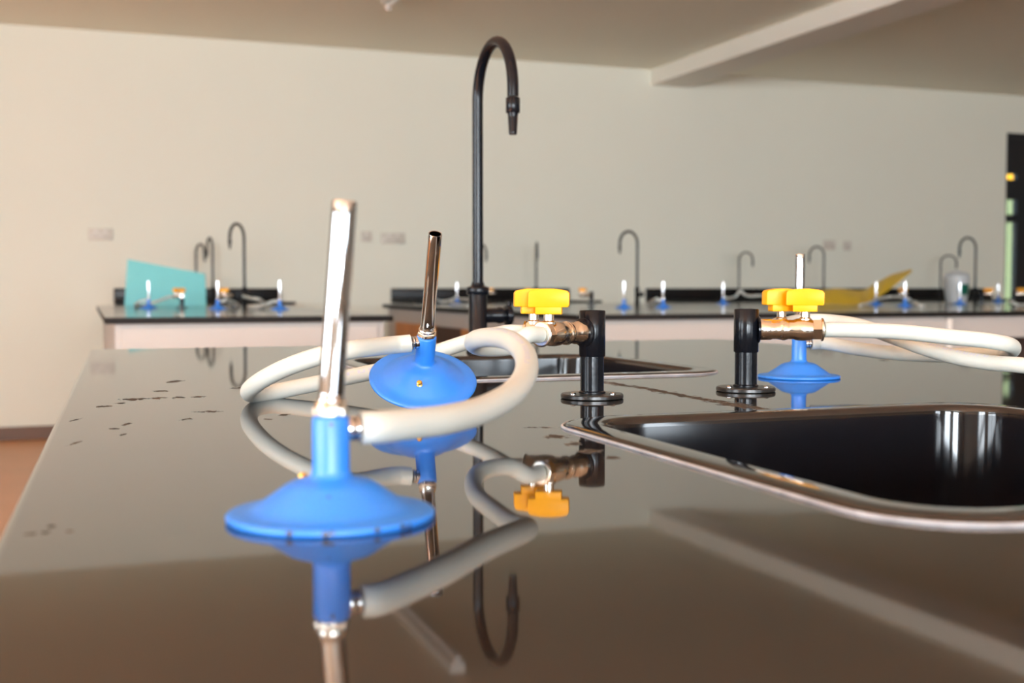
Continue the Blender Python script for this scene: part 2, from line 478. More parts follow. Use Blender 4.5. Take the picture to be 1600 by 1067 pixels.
for x0, x1 in ((BX0 + 0.035, BX0 + 0.055), (BX1 - 0.055, BX1 - 0.035)): box(b, x0, x1, BY0 + 0.035, BY1 - 0.035, 0.62, BZ - 0.03)
for y0, y1 in ((BY0 + 0.035, BY0 + 0.055), (0.985, 1.005), (BY1 - 0.055, BY1 - 0.035)): box(b, BX0 + 0.055, BX1 - 0.055, y0, y1, 0.62, BZ - 0.03)
o = link('base_cabinet', b, M['cabinet'], None, False)
tag(o, 'white base cabinet carrying the dark worktop in the foreground', 'cabinet')

def sink(x0, x1, y0, y1, label, depth=0.26):
    t = thing('laboratory_sink', label, 'sink', ((x0 + x1) / 2, (y0 + y1) / 2, BZ))
    hx, hy = (x1 - x0) / 2, (y1 - y0) / 2
    def lp(inset, r, z): return [(x, y, z) for x, y in rrect(-hx + inset, hx - inset, -hy + inset, hy - inset, r, 10, True)]
    taper = math.tan(R(5))
    Rm = [lp(0.003, 0.055, 0.0002), lp(0.0008, 0.0572, 0.0004), lp(0.0005, 0.0575, 0.0014), lp(0.0016, 0.0562, 0.0027), lp(0.0045, 0.0545, 0.0032), lp(0.0215, 0.0450, 0.0034),
         lp(0.0240, 0.0435, 0.0028), lp(0.0255, 0.0425, 0.0010), lp(0.0260, 0.042, -0.0015), lp(0.0262, 0.042, -0.004), lp(0.018, 0.045, -0.004)]
    bm = bmesh.new(); rings = [[bm.verts.new(c) for c in l] for l in Rm]
    for a, c in zip(rings, rings[1:]):
        for i in range(len(a)):
            j = (i + 1) % len(a); bm.faces.new((a[i], a[j], c[j], c[i]))
    link('rim', bm, M['rim'], t, True, 60)
    L = [lp(0.0155, 0.047, -0.0045), lp(0.0262 + 0.004 * taper, 0.042, -0.004)]
    for k in range(1, 9):
        z = -0.004 - (depth - 0.03) * k / 8
        L.append(lp(0.0262 + (-z) * taper, 0.042, z))
    zb = -depth + 0.02
    e = 0.0262 + depth * taper
    L += [lp(e + 0.006, 0.036, zb - 0.004), lp(e + 0.02, 0.03, zb - 0.010), lp(e + 0.05, 0.02, zb - 0.012), lp(e + 0.10, 0.012, zb - 0.013)]
    bm = bmesh.new(); rings = [[bm.verts.new(c) for c in l] for l in L]
    for a, c in zip(rings, rings[1:]):
        for i in range(len(a)):
            j = (i + 1) % len(a); bm.faces.new((a[i], a[j], c[j], c[i]))
    bm.faces.new(rings[-1])
    # outer shell so that the bowl has a wall
    O = [lp(0.0155, 0.047, -0.0045), lp(0.020, 0.045, -0.03), lp(0.020 + depth * taper, 0.04, -depth + 0.01), lp(0.05 + depth * taper, 0.03, -depth - 0.004)]
    ro = [rings[0]] + [[bm.verts.new(c) for c in l] for l in O[1:]]
    for a, c in zip(ro, ro[1:]):
        for i in range(len(a)):
            j = (i + 1) % len(a); bm.faces.new((a[i], c[i], c[j], a[j]))
    bm.faces.new(ro[-1][::-1])
    link('basin', bm, M['sink'], t, True, 50)
    pts = [Vector((x, y, 0.0008)) for x, y in rrect(-hx - 0.001, hx + 0.001, -hy - 0.001, hy + 0.001, 0.058, 10)]
    bm = bmesh.new(); pts = pts + [pts[0]]
    tube(bm, pts, 0.0011, 10, cap=False)
    link('sealant_bead', bm, M['bead'], t)
    bm = B(); lathe_on(bm, [(0, 0.0), (0.006, 0.0), (0.012, 0.001), (0.030, 0.003), (0.033, 0.001), (0.033, -0.004), (0, -0.004)], (0, 0, zb - 0.010), (0, 0, 1))
    link('drain', bm, M['drain'], t)
    return t
sink(*SINKS[0], 'large black sink with silvery rim set in the worktop in front of both gas taps')
sink(*SINKS[1], 'black sink set in the worktop behind the gas taps, under the tall tap')

# ------------------------------------------------------------------ bunsen burner
def bunsen(label, loc, rz, group, lean=(0, 0)):
    t = thing('bunsen_burner', label, 'bunsen burner', loc, rz, group)
    mm = 0.001
    prof = [(0, 4), (12, 4), (24, 2.5), (34, 1.0), (40, 0.4), (44, 0), (45, 0.8), (45.2, 2.2), (44.2, 3.2), (42, 3.6), (38, 3.9), (35, 4.6), (33, 5.6), (30, 7.6), (25, 11), (20.5, 14.2), (18.5, 15.4),
            (16, 16.4), (12, 17.2), (9.6, 18.0), (8.5, 19.4), (8.1, 21.5), (8.1, 43.2), (7.6, 44.2), (6.4, 44.4), (0, 44.4)]
    b = lathe([(r * mm, z * mm) for r, z in prof], 64)
    link('base', b, M['blue'], t, True, 55)
    # collar nut
    b = B(); lathe_on(b, [(r * mm, z * mm) for r, z in ((0, 44.4), (6.6, 44.4), (7.3, 45.2), (7.3, 46.6), (6.2, 47.3), (6.0, 48.3), (6.8, 49.0), (7.0, 50.4), (6.6, 51.2), (0, 51.2))], (0, 0, 0), (0, 0, 1), 40)
    merge(b, hexprism(0.0079, 0.0042, 0.0007), Matrix.Translation((0, 0, 0.0444)))
    link('collar', b, M['nickel'], t, True, 30)
    # barrel : hollow, with an air hole through the lower wall
    b = lathe([(r * mm, z * mm) for r, z in ((6.1, 51.2), (6.1, 52.5), (5.6, 53.2), (5.6, 54.2), (5.6, 60.8), (5.595, 61.8), (5.58, 68), (5.5, 92), (5.45, 115), (5.43, 130), (5.42, 137.2), (5.2, 137.8), (4.7, 137.6), (4.6, 136.8), (4.6, 61.8), (4.6, 60.8), (4.6, 54.2), (4.6, 51.2))], 48, close=True)
    ba = link('barrel', b, M['chrome'], t)
    cb = lathe_on_cutter()
    apply_boolean(ba, [cb])
    ba.parent = t
    # shift the barrel so that it leans a little on its thread
    if lean != (0, 0):
        piv = Vector((0, 0, 0.051))
        mt = Matrix.Translation(piv) @ Euler((lean[1], lean[0], 0)).to_matrix().to_4x4() @ Matrix.Translation(-piv)
        ba.data.transform(mt)
    # gas inlet, pointing along local +X
    b = B()
    lathe_on(b, [(r * mm, z * mm) for r, z in ((0, 7.0), (5.2, 7.0), (5.4, 8.0), (5.4, 9.8), (3.6, 10.0), (3.4, 10.3), (5.3, 10.6), (5.6, 11.0), (5.6, 12.0), (5.2, 12.4), (3.2, 12.5), (3.2, 20), (0, 20))], (0, 0, 0.0385), (1, 0, 0), 24)
    link('gas_inlet', b, M['chrome'], t)
    # little brass screw on the base
    b = B()
    a = R(SCREW_AT)
    n = Vector((math.cos(a) * 0.56, math.sin(a) * 0.56, 0.83)).normalized()
    p = Vector((math.cos(a) * 0.0235, math.sin(a) * 0.0235, 0.0114))
    lathe_on(b, [(r * mm, z * mm) for r, z in ((0, 0), (2.5, 0), (2.5, 1.2), (1.6, 1.6), (1.6, 2.6), (2.2, 3.0), (2.2, 4.6), (1.5, 5.2), (0, 5.2))], p, n, 20)
    link('screw', b, M['brassy'], t)
    return t
SCREW_AT = 100
def lathe_on_cutter():
    b = B(); lathe_on(b, cyl_prof(0.0023, 0.02, 0.0001), (0, 0, 0.0575), AIR_DIR, 24)
    return link('cutter', b, M['soot'])
AIR_DIR = (-0.55, -0.83, 0)

def chip_material(spots):
    # the blue enamel with a few small dark chips at fixed places
    m = M['blue'].copy(); m.name = 'blue_enamel_chipped'
    nt = m.node_tree; b = nt.nodes['Principled BSDF']
    tc = nt.nodes.new('ShaderNodeTexCoord'); prev = None
    for (x, y, z, rad) in spots:
        ds = nt.nodes.new('ShaderNodeVectorMath'); ds.operation = 'DISTANCE'; ds.inputs[1].default_value = (x, y, z)
        nt.links.new(tc.outputs['Object'], ds.inputs[0])
        dv = nt.nodes.new('ShaderNodeMath'); dv.operation = 'DIVIDE'; dv.inputs[1].default_value = rad
        nt.links.new(ds.outputs['Value'], dv.inputs[0])
        if prev is None: prev = dv.outputs[0]
        else:
            mn = nt.nodes.new('ShaderNodeMath'); mn.operation = 'MINIMUM'
            nt.links.new(prev, mn.inputs[0]); nt.links.new(dv.outputs[0], mn.inputs[1]); prev = mn.outputs[0]
    n = nt.nodes.new('ShaderNodeTexNoise'); n.inputs['Scale'].default_value = 420
    nt.links.new(tc.outputs['Object'], n.inputs['Vector'])
    ad = nt.nodes.new('ShaderNodeMath'); ad.operation = 'ADD'; nt.links.new(prev, ad.inputs[0]); nt.links.new(n.outputs['Fac'], ad.inputs[1])
    lt = nt.nodes.new('ShaderNodeMath'); lt.operation = 'LESS_THAN'; lt.inputs[1].default_value = 1.4
    nt.links.new(ad.outputs[0], lt.inputs[0])
    old = b.inputs['Base Color'].links[0].from_socket
    mx = nt.nodes.new('ShaderNodeMix'); mx.data_type = 'RGBA'
    nt.links.new(lt.outputs[0], mx.inputs['Factor']); nt.links.new(old, mx.inputs['A']); mx.inputs['B'].default_value = (0.035, 0.028, 0.030, 1)
    nt.links.new(mx.outputs['Result'], b.inputs['Base Color'])
    return m
G_B = 'blue bunsen burners on the near worktop'
# local frame of the near burner: +X is the inlet side (to the right of the view, slightly away)
AIR_DIR = (-0.98, -0.10, 0)
SCREW_AT = 103
near = bunsen('nearest blue bunsen burner, standing upright beside the front corner of the large sink', (0.0995, 0.504, BZ), R(5), G_B, lean=(R(4.2), R(1.0)))
AIR_DIR = (0.32, 0.95, 0)
for ch in near.children:
    if ch.name.startswith('base'):
        ch.data.materials[0] = chip_material([(0.0452 * math.cos(R(a)), 0.0452 * math.sin(R(a)), z, q) for a, z, q in
            ((-128, 0.0018, 0.0018), (-109, 0.0016, 0.0015), (-106, 0.0024, 0.0012), (-82, 0.0024, 0.0016), (-66, 0.0018, 0.0016), (-61, 0.0012, 0.0013))]
            + [(-0.0020, -0.0078, 0.0415, 0.0010), (-0.0075, -0.0215, 0.0133, 0.0010)])
SCREW_AT = 85 - 20
SPIN = 20
second = bunsen('blue bunsen burner tilted up on its rim by its stiff white hose', (0, 0, 0), 0, G_B)
# tilt : barrel axis, then spin so that the inlet points to the left of the view
ax = Vector((0.0155, -0.068, 0.1247)).normalized()   # in view axes right, away, up
sx = Vector((math.cos(R(20)), -math.sin(R(20)), 0)); sy = Vector((math.sin(R(20)), math.cos(R(20)), 0))
axw = sx * ax.x + sy * ax.y + Vector((0, 0, ax.z))
xl = (-sx + axw * axw.dot(sx)).normalized()
xl = Matrix.Rotation(R(SPIN), 3, axw) @ xl             # inlet direction
yl = axw.cross(xl)
rot = Matrix((xl, yl, axw)).transposed()
tilt = math.acos(axw.z)
ctr = Vector((0.2570, 0.8812, 1.1610)) - axw * 0.1376
ctr.z = BZ + 0.045 * math.sin(tilt) + 0.0002
second.location = ctr; second.rotation_euler = rot.to_euler()
AIR_DIR = (-0.55, 0.83, 0)
SCREW_AT = 60
third = bunsen('blue bunsen burner standing behind the right-hand yellow handled gas tap', (0.7475, 1.117, BZ), R(-20), G_B)

# ------------------------------------------------------------------ gas taps
def cvec(x, y):   # view-aligned plan direction (right, away) -> world plan direction
    return sx * x + sy * y
def gas_tap(label, loc, group, pipe, plen, branches):
    """pipe, branches : plan directions in the view frame; handles lie across the view"""
    t = thing('gas_tap', label, 'gas tap', loc, 0, group)
    mm = 0.001
    b = lathe([(r * mm, z * mm) for r, z in ((0, 0), (27, 0), (28.5, 0.8), (28.5, 3.4), (27.6, 4.4), (12, 4.9), (0, 4.9))], 48)
    fl = link('flange', b, M['blackedge'], t)
    for k in range(3):
        a = R(20 + 120 * k + 170)
        b = B(); lathe_on(b, [(0, 0), (0.0030, 0), (0.0030, 0.0006), (0.0018, 0.0016), (0, 0.0018)], (0.0205 * math.cos(a), 0.0205 * math.sin(a), 0.0046), (0, 0, 1), 16)
        link('screw', b, M['chrome'], fl)
    b = lathe([(r * mm, z * mm) for r, z in ((0, 4.5), (12.2, 4.5), (12.2, 6), (10.7, 7), (10.7, 40), (0, 40))], 48)
    link('post', b, M['black'], t)
    b = lathe([(r * mm, z * mm) for r, z in ((0, 38), (11.4, 38), (11.9, 38.6), (11.9, 79), (11.2, 79.9), (9.5, 79.9), (9.0, 79.2), (0, 79.2))], 48)
    link('sleeve', b, M['black'], t)
    zc = 0.060
    pd = cvec(*pipe).normalized()
    J = pd * plen + Vector((0, 0, zc))
    b = B(); lathe_on(b, [(r * mm, z * mm) for r, z in ((0, 0), (13.2, 0), (13.2, 1.6), (12.2, 2.4), (0, 2.4))], pd * 0.0105 + Vector((0, 0, zc)), pd, 32)
    link('boss', b, M['black'], t)
    b = B()
    L = (plen - 0.0115) * 1000
    lathe_on(b, [(r * mm, z * mm) for r, z in ((0, 0), (10.2, 0), (10.4, 0.6), (10.2, L * .45), (9.4, L * .5), (9.4, L * .85), (10.6, L * .9), (10.6, L), (0, L))], pd * 0.0125 + Vector((0, 0, zc)), pd, 40)
    # ball where the two valves part
    lathe_on(b, [(0.0104 * math.sin(PI * k / 12), -0.0104 * math.cos(PI * k / 12)) for k in range(13)], J, (0, 0, 1), 32)
    link('pipe', b, M['brass'], t)
    for (bx, by), hd, hr in branches:
        d = cvec(bx, by).normalized()
        b = B()
        lathe_on(b, [(r * mm, z * mm) for r, z in ((0, 0), (8.8, 0), (9.4, 5), (9.4, 9), (10.6, 12), (11.0, 18), (10.6, 24), (9.8, 27), (0, 27))], J, d, 40)
        v = link('valve_body', b, M['brass'], t)
        b = B(); merge(b, hexprism(0.0108, 0.009), axis_mtx(J + d * 0.0265, d)); link('nut', b, M['brass'], v, True, 20)
        b = B(); lathe_on(b, [(r * mm, z * mm) for r, z in ((0, 0), (10.9, 0), (11.1, 0.6), (11.1, 1.6), (10.6, 2.1), (9.2, 2.4), (0, 2.4))], J + d * 0.0352, d, 40); link('ring', b, M['nickel'], v)
        b = B(); lathe_on(b, [(r * mm, z * mm) for r, z in ((0, 0), (6.5, 0), (5.0, 3), (4.6, 6), (5.2, 7), (4.4, 10), (5.0, 11), (4.0, 15), (0, 15))], J + d * 0.0375, d, 24); link('nozzle', b, M['nickel'], v)
        hp = J + d * hd
        b = B(); lathe_on(b, [(r * mm, z * mm) for r, z in ((0, 0), (6.2, 0), (6.2, 3), (4.6, 4.2), (4.6, 12), (0, 12))], (hp.x, hp.y, zc + 0.0075), (0, 0, 1), 28); link('stem', b, M['nickel'], v)
        # handle: a ribbed block lever over a narrower hub
        hb = B()
        hz = zc + 0.0172
        tmp = B()
        box(tmp, -0.0115, 0.0115, -0.0070, 0.0070, 0, 0.0068, 0.0007)
        merge(hb, tmp)
        # lever bar with sloping shoulders
        sect = [(-0.0172, 0.0062), (-0.0178, 0.0072), (-0.0176, 0.0185), (-0.0158, 0.0207), (-0.006, 0.0224), (0.004, 0.0224), (0.0125, 0.0212), (0.0158, 0.0205), (0.0180, 0.0182), (0.0178, 0.0080), (0.0168, 0.0062)]
        tmp = bmesh.new()
        fa = [tmp.verts.new((x, -0.0072, z)) for x, z in sect]; ba_ = [tmp.verts.new((x, 0.0072, z)) for x, z in sect]
        tmp.faces.new(fa); tmp.faces.new(ba_[::-1])
        for i in range(len(sect)):
            j = (i + 1) % len(sect); tmp.faces.new((fa[i], ba_[i], ba_[j], fa[j]))
        bmesh.ops.recalc_face_normals(tmp, faces=tmp.faces[:])
        bmesh.ops.bevel(tmp, geom=[e for e in tmp.edges], offset=0.0008, segments=2, profile=0.5, affect='EDGES', clamp_overlap=True)
        merge(hb, tmp)
        dd = cvec(math.cos(R(hr)), math.sin(R(hr)))
        h = link('handle', hb, M['yellow'], t, True, 30)
        h.location = (hp.x, hp.y, hz); h.rotation_euler = (0, 0, math.atan2(dd.y, dd.x))
    return t
G_T = 'black gas taps with yellow handles on the near worktop'
tapL = gas_tap('black gas tap with two yellow handles turned left, behind the large sink corner', (0.4315, 0.9727, BZ), G_T, (-0.72, -0.66), 0.034, [((-0.62, -0.78), 0.025, -6), ((-0.97, 0.22), 0.029, 4)])
tapR = gas_tap('black gas tap with two yellow handles turned right, in front of an upright burner', (0.6013, 0.9884, BZ), G_T, (1.0, -0.06), 0.036, [((1.0, -0.12), 0.020, -14), ((0.10, 1.0), 0.019, 8)])

# ------------------------------------------------------------------ hoses
def hose(label, pts, group, r=0.0073, n=10, seg=24, name='gas_hose', bore=0.0042):
    sp = spline(pts, n)
    org = sp[0].copy()
    b = B(); fr, tn = tube(b, [p - org for p in sp], r, seg, bore)
    o = link(name, b, M['hose'], None, True, 60)
    o.location = org
    tag(o, label, 'hose', group)
    return o, sp, fr, tn
def marking(parent, sp, fr, tn, i0, i1, ang, m, r, wid=0.0012, name='printed_marking'):
    """ink strokes printed along a hose, hugging its surface"""
    bm = bmesh.new(); org = Vector(parent.location); rows = []
    for i in range(i0, i1 + 1):
        u, v = fr[i]
        rows.append([bm.verts.new(sp[i] - org + (u * math.cos(a) + v * math.sin(a)) * (r + 0.00015)) for a in (ang - wid / r, ang, ang + wid / r)])
    for a, c in zip(rows, rows[1:]):
        for k in range(2): bm.faces.new((a[k], a[k + 1], c[k + 1], c[k]))
    return link(name, bm, m, parent)
G_H = 'white rubber gas hoses on the near worktop'
HA = [(0.1129, 0.5052, 1.0585), (0.1214, 0.5059, 1.0585), (0.1429, 0.5226, 1.0575), (0.1644, 0.5425, 1.0564), (0.1945, 0.5784, 1.0565), (0.2257, 0.6202, 1.0604), (0.2505, 0.6644, 1.0676), (0.2678, 0.7113, 1.0764), (0.2762, 0.7615, 1.0833), (0.2809, 0.813, 1.0838), (0.2824, 0.855, 1.0807), (0.2925, 0.8939, 1.0753), (0.3082, 0.9147, 1.0709), (0.3344, 0.9265, 1.071), (0.3532, 0.9309, 1.08), (0.3673, 0.9396, 1.08)]
HB = [(0.2496, 0.9291, 1.0748), (0.2331, 0.9289, 1.0735), (0.1919, 0.8985, 1.0717), (0.1727, 0.9162, 1.0667), (0.1514, 0.9399, 1.0571), (0.1359, 0.9668, 1.0458), (0.1289, 1.0013, 1.0343), (0.1356, 1.0361, 1.0273), (0.1536, 1.0615, 1.0257), (0.1841, 1.0716, 1.0298), (0.2269, 1.0774, 1.0365), (0.263, 1.0749, 1.0436), (0.294, 1.0742, 1.052), (0.3226, 1.0638, 1.063), (0.3451, 1.045, 1.0719), (0.3539, 1.0152, 1.0771), (0.3564, 0.9878, 1.08), (0.3677, 0.9805, 1.08)]
HC = [(0.6687, 0.9567, 1.08), (0.6807, 0.9506, 1.08), (0.7153, 0.9102, 1.0791), (0.7468, 0.8775, 1.0752), (0.773, 0.8573, 1.0721), (0.7991, 0.8585, 1.0681), (0.8265, 0.8804, 1.0624), (0.8487, 0.9149, 1.0565), (0.8394, 0.9396, 1.0541), (0.8171, 0.969, 1.0517), (0.7937, 1.0094, 1.052), (0.787, 1.0651, 1.0541), (0.7757, 1.1067, 1.0585), (0.7602, 1.1124, 1.0585)]
HD = [(0.651, 1.0088, 1.08), (0.6569, 1.0209, 1.08), (0.7028, 1.0585, 1.0843), (0.733, 1.0528, 1.0855), (0.7495, 1.0149, 1.0817), (0.761, 0.9681, 1.0701), (0.7709, 0.9326, 1.0602), (0.7793, 0.8976, 1.0538), (0.7897, 0.8672, 1.0506), (0.7988, 0.8373, 1.0498), (0.8188, 0.7981, 1.0456), (0.8363, 0.7598, 1.039), (0.8552, 0.7316, 1.03), (0.8902, 0.7242, 1.0275)]
hA = hose('white hose arching from nearest burner to front outlet of left tap', HA, G_H)
hB = hose('white hose looping wide from tilted burner to rear outlet of left tap', HB, G_H)
hC = hose('white hose folded back on itself between right-turned tap and burner behind it', HC, G_H)
hD = hose('white hose from the rear outlet of the right tap, crossing beneath the folded hose', HD, G_H)

def near_index(sp, p):
    return min(range(len(sp)), key=lambda i: (sp[i] - Vector(p)).length)
def print_row(h, p0, p1, face, m, marks, side=0.0):
    # a row of small worn characters along the hose between two points, on the side that faces the given direction
    o, sp, fr, tn = h
    i0, i1 = sorted((near_index(sp, p0), near_index(sp, p1)))
    verts = []; bm = bmesh.new(); org = Vector(o.location)
    def at(s, off):
        i = min(len(sp) - 2, max(0, int(s))); f = s - i
        c = sp[i].lerp(sp[i + 1], f); t = tn[i].lerp(tn[i + 1], f).normalized()
        d = Vector(face); d = (d - t * d.dot(t)).normalized(); e = t.cross(d)
        a = side + off / 0.0073
        return c - org + (d * math.cos(a) + e * math.sin(a)) * 0.00745
    for s0, s1, w0, w1 in marks:
        a = i0 + (i1 - i0) * s0; c = i0 + (i1 - i0) * s1
        q = [at(a, w0), at(c, w0), at(c, w1), at(a, w1)]
        bm.faces.new([bm.verts.new(v) for v in q])
    return link('printed_marking', bm, m, o, False)
rnd = random.Random(3)
chars = []
for k in range(14):
    s = k / 14
    chars += [(s, s + 0.018, -0.0016, 0.0016), (s + 0.018, s + 0.05, (-0.0016, 0.0009, -0.0004)[k % 3], (-0.0009, 0.0016, 0.0004)[k % 3])]
    if k % 4: chars.append((s + 0.036, s + 0.05, -0.0016, 0.0016))
print_row(hA, HA[6], HA[9], (-0.30, -0.85, 0.45), M['faint'], chars)
print_row(hB, HB[10], HB[14], (-0.30, -0.85, 0.45), M['faint'], chars)
print_row(hB, HB[14], HB[15], (-0.2, -0.6, 0.78), M['ink'], [(0.05, 0.75, -0.0009, 0.0007)])
print_row(hD, HD[5], HD[8], (-0.2, -0.75, 0.62), M['faint'], chars)

# ------------------------------------------------------------------ swan neck water taps
def water_tap(label, loc, rz, group=None, zs=1.0, detail=True):
    """column at the origin, spout reaching along local +X, side valve along local +Y"""
    t = thing('water_tap', label, 'water tap', loc, rz, group)
    mm = 0.001
    b = lathe([(r * mm, z * mm) for r, z in ((0, 0), (18.5, 0), (18.5, 3), (16, 6), (14.6, 8), (14.6, 90), (14, 92), (0, 92))], 40)
    link('body', b, M['black'], t)
    b = lathe([(r * mm, z * mm) for r, z in ((0, 90), (17.0, 90), (17.8, 91), (17.8, 100), (17.0, 101.5), (11.0, 103.5), (9.8, 106), (9.6, 109), (0, 109))], 40)
    link('neck_collar', b, M['black'], t)
    top = 0.388
    pts = [Vector((0, 0, 0.105)), Vector((0, 0, 0.2)), Vector((0, 0, 0.3)), Vector((0, 0, top))]
    for k in range(1, 21):
        a = PI - PI * k / 20
        pts.append(Vector((0.07 + 0.07 * math.cos(a), 0, top + 0.078 * math.sin(a))))
    pts.append(Vector((0.14, 0, top - 0.012)))
    b = B(); tube(b, pts, 0.0083, 24); link('spout', b, M['black'], t)
    b = B(); lathe_on(b, [(r * mm, z * mm) for r, z in ((0, 0), (9.6, 0), (10.2, 0.8), (10.2, 21), (9.4, 22), (0, 22))], (0.14, 0, top - 0.036), (0, 0, 1), 28)
    link('spout_collar', b, M['black'], t)
    pr = [(0, 0), (5.4, 0)]
    for k in range(6): pr += [(5.5 + 0.28 * k, 0.4 + 4.8 * k), (6.2 + 0.28 * k, 4.2 + 4.8 * k)]
    pr += [(7.6, 29), (7.6, 31), (0, 31)]
    b = B(); lathe_on(b, [(r * mm, z * mm) for r, z in pr], (0.14, 0, top - 0.067), (0, 0, 1), 28); link('nozzle', b, M['black'], t)
    b = B(); lathe_on(b, [(r * mm, z * mm) for r, z in ((0, 0), (11.5, 0), (11.5, 22), (13, 24), (13, 30), (9, 32), (9, 36), (0, 36))], (0, 0.010, 0.057), (0, 1, 0), 28); vb = link('side_valve', b, M['black'], t)
    b = B(); lathe_on(b, [(r * mm, z * mm) for r, z in ((0, 0), (7, 0), (15, 1.5), (16, 4), (16, 9), (14, 11), (0, 12))], (0, 0.045, 0.057), (0, 1, 0), 28)
    box(b, -0.004, 0.004, 0.049, 0.056, 0.052, 0.080, 0.0015)
    link('valve_handle', b, M['black'], vb)
    return t
G_W = 'black swan neck water taps'
swan = water_tap('tall black swan neck water tap behind the tilted burner on the near worktop', (0.5757, 1.7375, BZ), 0, G_W)
d = cvec(0.055, -0.13); swan.rotation_euler = (0, 0, math.atan2(d.y, d.x))

# ------------------------------------------------------------------ rear benches
def dark_edge(o):
    # rear worktop sides, darkened and made matt to suppress bright window reflections
    o.data.materials.append(M['edge'])
    for p in o.data.polygons:
        if p.normal.z < 0.5: p.material_index = 1
    return o
def worktop(label, x0, x1, y0, y1, name='laboratory_worktop'):
    b = B(); box(b, x0, x1, y0, y1, BZ - 0.022, BZ, 0.001)
    return tag(dark_edge(link(name, b, M['stone'], None, True, 30, True)), label, 'worktop')
IX0, IX1 = 0.06, 1.06
IY0, IY1 = 4.12, 7.1
KX0, KX1 = 1.73, 6.9
worktop('dark worktop of the left island bench, with the teal sheet on it', IX0, IX1, IY0 + 0.06, IY1)
worktop('long dark worktop of the right island bench, with the yellow sheet on it', KX0, KX1, IY0 - 0.08, IY1)
def cabinet(label, x0, x1, y0, y1, parts=()):
    t = thing('base_cabinet', label, 'cabinet', (x0, y0, 0))
    b = B(); box(b, 0, x1 - x0, 0, y1 - y0, 0.08, BZ - 0.022); box(b, 0.04, x1 - x0 - 0.04, 0.04, y1 - y0 - 0.04, 0, 0.08)
    link('carcass', b, M['cabinet'], t, False)
    return t
t = cabinet('pinkish white cabinet under the left island worktop', IX0 + 0.033, IX1 - 0.03, IY0 + 0.09, IY1 - 0.03)
b = B(); box(b, 0.02, 0.91, -0.012, 0, 0.10, 0.985, 0.002); link('end_panel', b, M['cabinet'], t, False)
SX = 3.462
t = cabinet('white cabinet with orange side doors under the long right island worktop', KX0 + 0.03, SX - 0.004, IY0 - 0.05, IY1 - 0.03)
b = B(); box(b, 0.01, SX - KX0 - 0.04, -0.012, 0, 0.10, 0.985, 0.002); link('front_panel', b, M['cabinet'], t, False)
for y0, y1, dk in ((6.02, 6.82, 0), (5.52, 6.02, 1), (4.95, 5.52, 0)):
    b = B()
    if dk:
        box(b, -0.004, 0.0, y0 - IY0 + 0.05, y1 - IY0 + 0.05, 0.10, 0.917); link('bay_shade_panel', b, M['dark'], t, False)  # flat dark panel, painted in for the shade of an open bay
    else:
        box(b, -0.020, 0.0, y0 - IY0 + 0.054, y1 - IY0 + 0.046, 0.10, 0.917, 0.002); dr = link('door', b, M['wood'], t, False)
        b = B(); box(b, -0.040, -0.020, y1 - IY0 - 0.06, y1 - IY0 - 0.045, 0.62, 0.74, 0.004); link('door_handle', b, M['chrome'], dr)
t = thing('base_cabinet', 'white kneehole cabinet under the right end of the right island worktop', 'cabinet', (SX, IY0 - 0.05, 0))
L = KX1 - 0.03 - SX
b = B()
box(b, 0.004, L, 0, 0.02, 0.905, BZ - 0.022); box(b, 0.004, L, 0.5, IY1 - IY0 - 0.0, 0.0, BZ - 0.022)
box(b, 0.004, 0.22, 0, 0.5, 0, 0.905); box(b, 1.2, L, 0, 0.5, 0, 0.905); box(b, 0.004, L, 0.02, 0.5, 0.95, BZ - 0.022)
link('carcass', b, M['cabinet'], t, False)
b = B(); box(b, 0.225, 1.195, 0.485, 0.498, 0.0, 0.945); link('kneehole_shade_panel', b, M['dark'], t, False)  # dark panel puts the kneehole's shade into its colour
# pale cover strip between the two
b = B(); box(b, SX - 0.012, SX + 0.012, IY0 - 0.070, IY0 - 0.0625, 0.10, 0.99, 0.002)
tag(link('cover_strip', b, M['white'], None, False), 'pale upright cover strip on the front of the right island bench', 'strip')

WALLB = [(0.20, 1.45, 'left'), (2.34, 3.91, 'middle'), (4.645, 8.45, 'right')]
nt_ = 1
WL = [('dark worktop below the black upstand on the wall behind the left island bench', 'white cabinet against the back wall behind the left island bench'),
      ('dark worktop below the black upstand along the middle of the back wall', 'white cabinet under the middle worktop on the back wall'),
      ('longest dark worktop on the back wall, below the black upstand beside the dark screen', 'white cabinet under the longest worktop on the back wall')]
for (x0, x1, _), (la, lb) in zip(WALLB, WL):
    t = thing('laboratory_worktop', la, 'worktop', (x0, 8.62, BZ))
    b = B(); box(b, 0, x1 - x0, 0, YB - 8.62 - 0.001, -0.022, 0, 0.001); dark_edge(link('top', b, M['stone'], t, True, 30, True))
    b = B(); box(b, x0, x1, YB - 0.026, YB - 0.001, BZ + 0.0005, BZ + 0.098, 0.003); struct('trim_%d' % nt_, b, M['upstand'], True); nt_ += 1   # black upstand on the wall
    cabinet(lb, x0 + 0.02, x1 - 0.02, 8.66, YB - 0.02)

